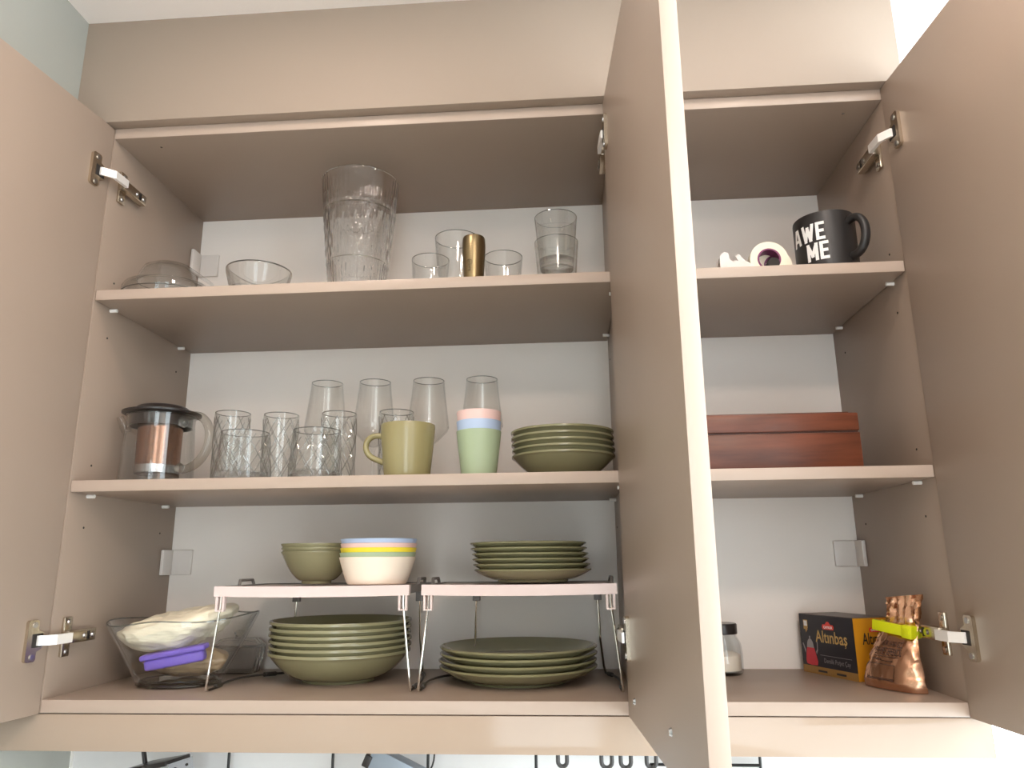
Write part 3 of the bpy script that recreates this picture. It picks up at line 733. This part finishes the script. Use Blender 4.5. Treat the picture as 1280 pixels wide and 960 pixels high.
# small lidded glass box behind the bowl
t = empty('butter_dish', (.152, .252, 0)); tag(t, 'small ribbed clear glass box with lid behind the glass bowl', 'dish')
def rsq(h0, h1, a0, a1, b, nm, m):
    bm = bmesh.new(); L = []
    for (s, z) in ((a0, h0), (a1, h1), (a1 - .0025, h1), (a0 - .0025, h0 + .003)):
        ring = []
        for k in range(48):
            a = 2 * PI * k / 48; cx, sx_ = math.cos(a), math.sin(a); q = (abs(cx) ** 5 + abs(sx_) ** 5) ** -.2
            rr = s * q * (1 + .012 * math.cos(12 * a)); ring.append(bm.verts.new((rr * cx * 1.35, rr * sx_ * .95, z)))
        L.append(ring)
    for p, q in zip(L, L[1:]):
        for k in range(48): bm.faces.new((p[k], p[(k + 1) % 48], q[(k + 1) % 48], q[k]))
    bm.faces.new(L[0]); bm.faces.new(L[-1]); return fin(nm, bm, m, t, smooth=True)
rsq(.0, .040, .0235, .0285, 0, 'dish_base', CUT)
o = rsq(.041, .052, .029, .021, 0, 'dish_lid', CUT)
lathe('lid_knob', [(0, .052), (.008, .052), (.007, .056), (.010, .061), (.007, .065), (0, .066)], CUT, o, n=24)

# ------------------------------------------------------------------ right cabinet floor: jar, tea box, foil bag
t = empty('glass_jar', (.926, .238, 0)); tag(t, 'small clear glass jar with black lid beside the open door', 'jar')
lathe('jar_body', [(0, 0), (.028, 0), (.0315, .004), (.032, .03), (.030, .045), (.024, .056), (.0235, .060), (.0215, .060), (.0222, .056), (.028, .045), (.030, .03), (.0295, .006), (.027, .004), (0, .004)], GLB, t, n=48)
lathe('jar_lid', [(0, .059), (.0258, .059), (.0262, .061), (.0262, .0725), (.0250, .0745), (0, .0745)], BLACKP, t, n=48)
lathe('jar_contents', [(0, .0045), (.0285, .0065), (.029, .028), (.020, .032), (0, .034)], TWHI, t, n=40)

A = Vector((1.0985, .1545, 0)); ex = Vector((-.36, .933, 0)).normalized(); ey = Vector((.933, .36, 0)).normalized()
BW, BD, BH = .118, .069, .0865
t = empty('tea_box', A); tag(t, 'black and ochre tea carton with gold lettering at the back right', 'box')
def quadbox(name, m, a0, a1, b0, b1, z0, z1, parent):
    bm = bmesh.new(); vs = []
    for z in (z0, z1):
        for (a, b) in ((a0, b0), (a1, b0), (a1, b1), (a0, b1)): vs.append(bm.verts.new(ex * a + ey * b + Vector((0, 0, z))))
    for f in ((0, 1, 2, 3), (4, 5, 6, 7), (0, 1, 5, 4), (1, 2, 6, 5), (2, 3, 7, 6), (3, 0, 4, 7)): bm.faces.new([vs[i] for i in f])
    return fin(name, bm, m, parent)
quadbox('carton', BOXT, .0005, BW - .0005, .0005, BD - .0005, .0003, BH, t)
kf = quadbox('black_side', BOXK, 0, BW, 0, .0006, .011, BH - .0006, t)
quadbox('gold_strip', BOXG, 0, BW, -.0001, .0006, .0003, .0112, t)
of = quadbox('ochre_side', BOXO, 0, .0006, .0007, BD, .0003, BH - .0006, t)
quadbox('carton_lid', BOXT, .0004, BW, .0004, BD, BH - .0004, BH + .0004, t)
FL = lambda u0, z0: (lambda x, y: ex * (BW - u0 - x) - ey * .0007 + Vector((0, 0, z0 + y)))      # on the black side, u from its left edge
FO = lambda u0, z0: (lambda x, y: ey * (u0 + x) - ex * .0007 + Vector((0, 0, z0 + y)))
def blobshape(name, pts, m, fn, parent):
    bm = bmesh.new(); bm.faces.new([bm.verts.new(fn(*p)) for p in pts]); return fin(name, bm, m, parent)
def logo(fn, k, parent):
    cx = .016 * k
    blobshape('emblem', [(0, 0), (.032 * k, 0), (.034 * k, .005 * k), (.032 * k, .010 * k), (.024 * k, .0105 * k), (.019 * k, .016 * k), (.013 * k, .016 * k), (.008 * k, .0105 * k), (0, .010 * k), (-.002 * k, .005 * k)], REDP, fn, parent)
    lettering('lettering', 'ÇAYKUR', .0068 * k, WHITEPR, lambda x, y: Vector(fn(x + .003 * k, y + .0025 * k)) + (-ey if fn is LG1 else -ex) * .0003, parent, bold=.0002, sx=1.0)
_tb = text_bm('Altınbas', .0245, sx=.86); CEDX = max(v.co.x for v in _tb.verts) - .0052; _tb.free()
LG1 = FL(.054, .0665); LG2 = FO(.028, .0665)
logo(LG1, .72, kf); logo(LG2, .62, of)
lettering('lettering', 'Altınbas', .0245, GOLDP, FL(.036, .0475), kf, bold=.0003, sx=.86)
blobshape('cedilla', [(0, 0), (.0012, 0), (.0012, -.0012), (.0026, -.0022), (.0022, -.0040), (-.0004, -.0046), (-.0004, -.0037), (.0011, -.0034), (.0012, -.0025), (0, -.0018)], GOLDP, FL(.036 + CEDX, .0475), kf)
lettering('lettering', 'Altınbaş', .0225, BOXK, FO(.014, .0500), of, bold=.0003, sx=.62)
lettering('lettering', 'Demlik', .0095, BOXK, FO(.021, .0270), of, sx=.8)
lettering('lettering', 'Demlik Poşet Çay', .0092, GREYPR, FL(.050, .0185), kf, sx=.82)
blobshape('print_line', [(.043, .0285), (.110, .0285), (.110, .0291), (.043, .0291)], GREYPR, FL(0, 0), kf)
blobshape('gold_tag', [(.010, .064), (.019, .064), (.0145, .059), (.0195, .066), (.020, .078), (.010, .078)], GOLDP, FL(0, 0), kf)
blobshape('gold_tag', [(.0112, .069), (.0188, .069), (.0188, .0768), (.0112, .0768)], WHITEPR, lambda x, y: Vector(FL(0, 0)(x, y)) - ey * .0002, kf)
# printed teapot
tp = FL(.005, .0125)
circ = lambda cx, cy, rx, ry, a0=0, a1=2 * PI, n=24: [(cx + rx * math.cos(a0 + (a1 - a0) * i / n), cy + ry * math.sin(a0 + (a1 - a0) * i / n)) for i in range(n + (0 if abs(a1 - a0 - 2 * PI) < 1e-6 else 1))]
blobshape('printed_teapot', [(.006, .001), (.017, -.0005), (.030, .0005), (.0315, .006), (.0285, .016), (.0255, .025), (.009, .025), (.006, .016), (.0045, .006)], TEAR, tp, kf)
blobshape('printed_teapot', [(.0088, .025), (.0255, .025), (.0235, .033), (.0205, .037), (.0185, .0375), (.0185, .042), (.0160, .042), (.0160, .0375), (.0135, .037), (.0108, .033)], GREYPR, lambda x, y: Vector(tp(x, y)) - ey * .0002, kf)
blobshape('printed_teapot', [(.0300, .016), (.0335, .022), (.034, .034), (.031, .036), (.0325, .033), (.032, .024), (.0285, .020)], GREYPR, tp, kf)
blobshape('printed_teapot', [(.0045, .016), (.001, .026), (-.001, .030), (.001, .031), (.004, .025), (.006, .021)], GREYPR, tp, kf)
for u in (.035, .075): blobshape('print_line', [(u, .004), (u + .02, .004), (u + .02, .0068), (u, .0068)], BOXK, FL(0, 0), kf)

# foil coffee bag: rows of (centre, half-width vector, half thickness)
t = empty('coffee_bag', (1.125, .092, 0)); tag(t, 'crumpled copper foil coffee bag leaning on the cabinet side', 'bag')
O = Vector((1.125, .092, 0))
rowsL = [(0, (1.105, .142, .001)), (.1, (1.1055, .136, .014)), (.3, (1.1085, .124, .042)), (.48, (1.1145, .112, .063)), (.6, (1.1215, .106, .079)), (.72, (1.1265, .100, .092)), (1, (1.1265, .088, .1185))]
rowsR = [(0, (1.146, .052, .001)), (.1, (1.146, .053, .014)), (.3, (1.146, .058, .040)), (.48, (1.148, .064, .059)), (.6, (1.150, .068, .072)), (.72, (1.152, .064, .086)), (1, (1.156, .050, .1235))]
def interp(rows, v):
    for (a, p), (b, q) in zip(rows, rows[1:]):
        if v <= b: return Vector(p).lerp(Vector(q), (v - a) / (b - a))
    return Vector(rows[-1][1])
def thick(v):
    if v < .06: return .018 + v * .07
    if v < .6: return .0222 - .0175 * ((v - .06) / .54) ** 1.3
    return .0047 + .003 * (v - .6) / .4
NB = Vector((-.92, -.39, 0)).normalized()
def bag_pt(u, v, side):      # u in -1..1 across, side +1 front, -1 back
    L, R = interp(rowsL, v), interp(rowsR, v); c = (L + R) / 2; h = (R - L) / 2
    s = max(0, 1 - abs(u) ** 3.0) ** .6
    p = c + h * u + NB * side * thick(v) * s * (1.0 if side > 0 else .55)
    q = Vector((u * 3.2, v * 7, side * 2.0)); amp = (.0022 + .003 * max(0, v - .5)) * (.4 + abs(u))
    p += NB * noise.noise(q * 1.4) * amp + NB * noise.noise(q * 3.7) * amp * .7
    if v > .55: p += NB * math.sin(u * 13 + v * 3) * .0022 * min(1, (v - .55) * 5)
    return p - O
bm = bmesh.new(); nu, nv = 26, 44; grid = {}
for side in (1, -1):
    for j in range(nv + 1):
        for i in range(nu + 1):
            u = -1 + 2 * i / nu
            if side < 0 and i in (0, nu): grid[side, i, j] = grid[1, i, j]
            else: grid[side, i, j] = bm.verts.new(bag_pt(u, j / nv, side))
for side in (1, -1):
    for j in range(nv):
        for i in range(nu):
            bm.faces.new((grid[side, i, j], grid[side, i + 1, j], grid[side, i + 1, j + 1], grid[side, i, j + 1]))
for j in (0, nv):
    for i in range(nu):
        vs = []
        for v in (grid[1, i, j], grid[1, i + 1, j], grid[-1, i + 1, j], grid[-1, i, j]):
            if v not in vs: vs.append(v)
        if len(vs) > 2: bm.faces.new(vs)
for v in bm.verts: v.co.z = max(v.co.z, .0006)
bag = fin('bag_body', bm, FOIL, t, smooth=True)
BAGF = lambda u0, v0: (lambda x, y: bag_pt(u0 + x / .05, v0 + y / .115, 1) + NB * .0013)
lettering('lettering', 'KURUKAHVECİ', .0105, PRINT, BAGF(-.42, .43), bag, sx=.66)
lettering('lettering', 'MEHMET EFENDİ', .0130, PRINT, BAGF(-.66, .335), bag, sx=.60)
bm = bmesh.new()
for (a, b, c, d) in ((-.62, .35, .235, .241), (-.55, .45, .312, .317), (-.58, -.2, .275, .285), (-.15, .3, .268, .274), (-.62, .35, .105, .111), (-.62, .35, .092, .101), (-.62, -.606, .105, .241), (.336, .35, .105, .241)):
    N = 10; horiz = (b - a) > (d - c)
    top = []; bot = []
    for i in range(N + 1):
        s = i / N
        if horiz: top.append(bm.verts.new(bag_pt(a + (b - a) * s, d, 1) + NB * .0008)); bot.append(bm.verts.new(bag_pt(a + (b - a) * s, c, 1) + NB * .0008))
        else: top.append(bm.verts.new(bag_pt(a, c + (d - c) * s, 1) + NB * .0008)); bot.append(bm.verts.new(bag_pt(b, c + (d - c) * s, 1) + NB * .0008))
    for i in range(N): bm.faces.new((bot[i], bot[i + 1], top[i + 1], top[i]))
fin('printed_frame', bm, PRINT, bag)
# lime bag clip
P0 = interp(rowsL, .62) + NB * .010; P1 = interp(rowsR, .62) + NB * .010
cdv = (P1 - P0); ln = cdv.length; X_ = cdv.normalized(); Z_ = (Vector((0, 0, 1)) - X_ * X_.z).normalized(); Y_ = Z_.cross(X_)
t = empty('bag_clip', (P0 + P1) / 2); tag(t, 'lime green plastic clip closing the foil coffee bag', 'clip')
Mc = Matrix((X_, Y_, Z_)).transposed().to_4x4()
box('clip_bar', CLIPG, -ln / 2 - .007, ln / 2 - .002, -.003, .003, -.007, .007, t, .0012, M=Mc)
box('clip_bar', CLIPG, -ln / 2 - .007, ln / 2 - .002, .0165, .0205, -.0055, .0055, t, .0012, M=Mc)
box('clip_latch', CLIPG, ln / 2 - .012, ln / 2 + .002, -.005, .0205, -.0085, .0085, t, .0014, M=Mc)
box('clip_button', CLIPG, ln / 2 - .008, ln / 2 - .001, -.0065, -.0045, -.004, .004, t, .0008, M=Mc)

# ------------------------------------------------------------------ things hanging below the cabinet
ZU = -TH
t = empty('hanging_rack', (0, .15, 0)); tag(t, 'thin black wire rack hanging below the cabinets', 'rack')
for x in (.1927, .3472, .486, .6406, .9517): tube('wire', [(x, 0, ZU), (x, 0, -.2)], .0021, BLACKW, t, n=8)
tube('cross_wire', [(.1927, 0, -.2), (.9517, 0, -.2)], .0021, BLACKW, t, n=8)
tube('cross_wire', [(.80, 0, -.1075), (.9517, 0, -.1075)], .0021, BLACKW, t, n=8)
hl = ['leftmost grey loop hook below the cabinet', 'second grey loop hook from the left below the cabinet', 'third grey loop hook from the left below the cabinet', 'grey loop hook nearest the open door below the cabinet']
for i, (a, b) in enumerate(((.672, .6845), (.732, .7465), (.7585, .7725), (.794, .8070))):
    c = (a + b) / 2; r = (b - a) / 2 
    o = tube('loop_hook', [(c - r, .13, ZU), (c - r, .13, -.10)] + [(c - r * math.cos(q * PI / 8), .13, -.10 - r * math.sin(q * PI / 8)) for q in range(1, 8)] + [(c + r, .13, -.10), (c + r, .13, ZU)], .0029, GREYLOOP, n=8)
    tag(o, hl[i], 'hook', 'loop hooks below the cabinet')
t = empty('metal_grater', (.135, .085, -.16)); t.rotation_euler = (0, -.20, -.25); tag(t, 'steel box grater with black rim hanging below the left cabinet', 'grater')
bm = bmesh.new(); abox(bm, -.035, .035, -.022, .022, -.06, .064)
fin('grater_body', bm, STEELB, t)
box('rim', BLACKP, -.037, .030, -.024, .024, .062, .068, t, .001)
for y in (-.012, .010):
    for z in (.056, .040, .02): bm = bmesh.new(); screws(bm, [(.0355, y, z)], r=.0022); fin('rivet', bm, DARKH, t)
tube('hanging_strap', [(-.026, 0, .066), (-.029, 0, .10), (-.036, 0, .139)], .0032, BLACKP, t, n=8)
t = empty('tilted_tray', (.45, .10, -.135)); t.rotation_euler = (.1, .42, 0); tag(t, 'blue grey metal tray tilted below the left cabinet', 'tray')
box('tray_body', BLUEG, -.05, .04, -.010, .010, -.03, .046, t, .002)
box('tray_clip', BLACKP, -.056, -.046, -.012, .012, .018, .034, t, .001)
tube('tray_wire', [(-.050, -.008, .03), (-.0505, -.008, .055), (-.038, -.008, .105)], .0012, WIRE, t, n=6)
tube('tray_cord', bez([(.030, -.004, .044), (.040, -.004, .065), (.022, -.004, .09), (-.01, -.002, .124)], 10), .0012, BLACKW, t, n=6)
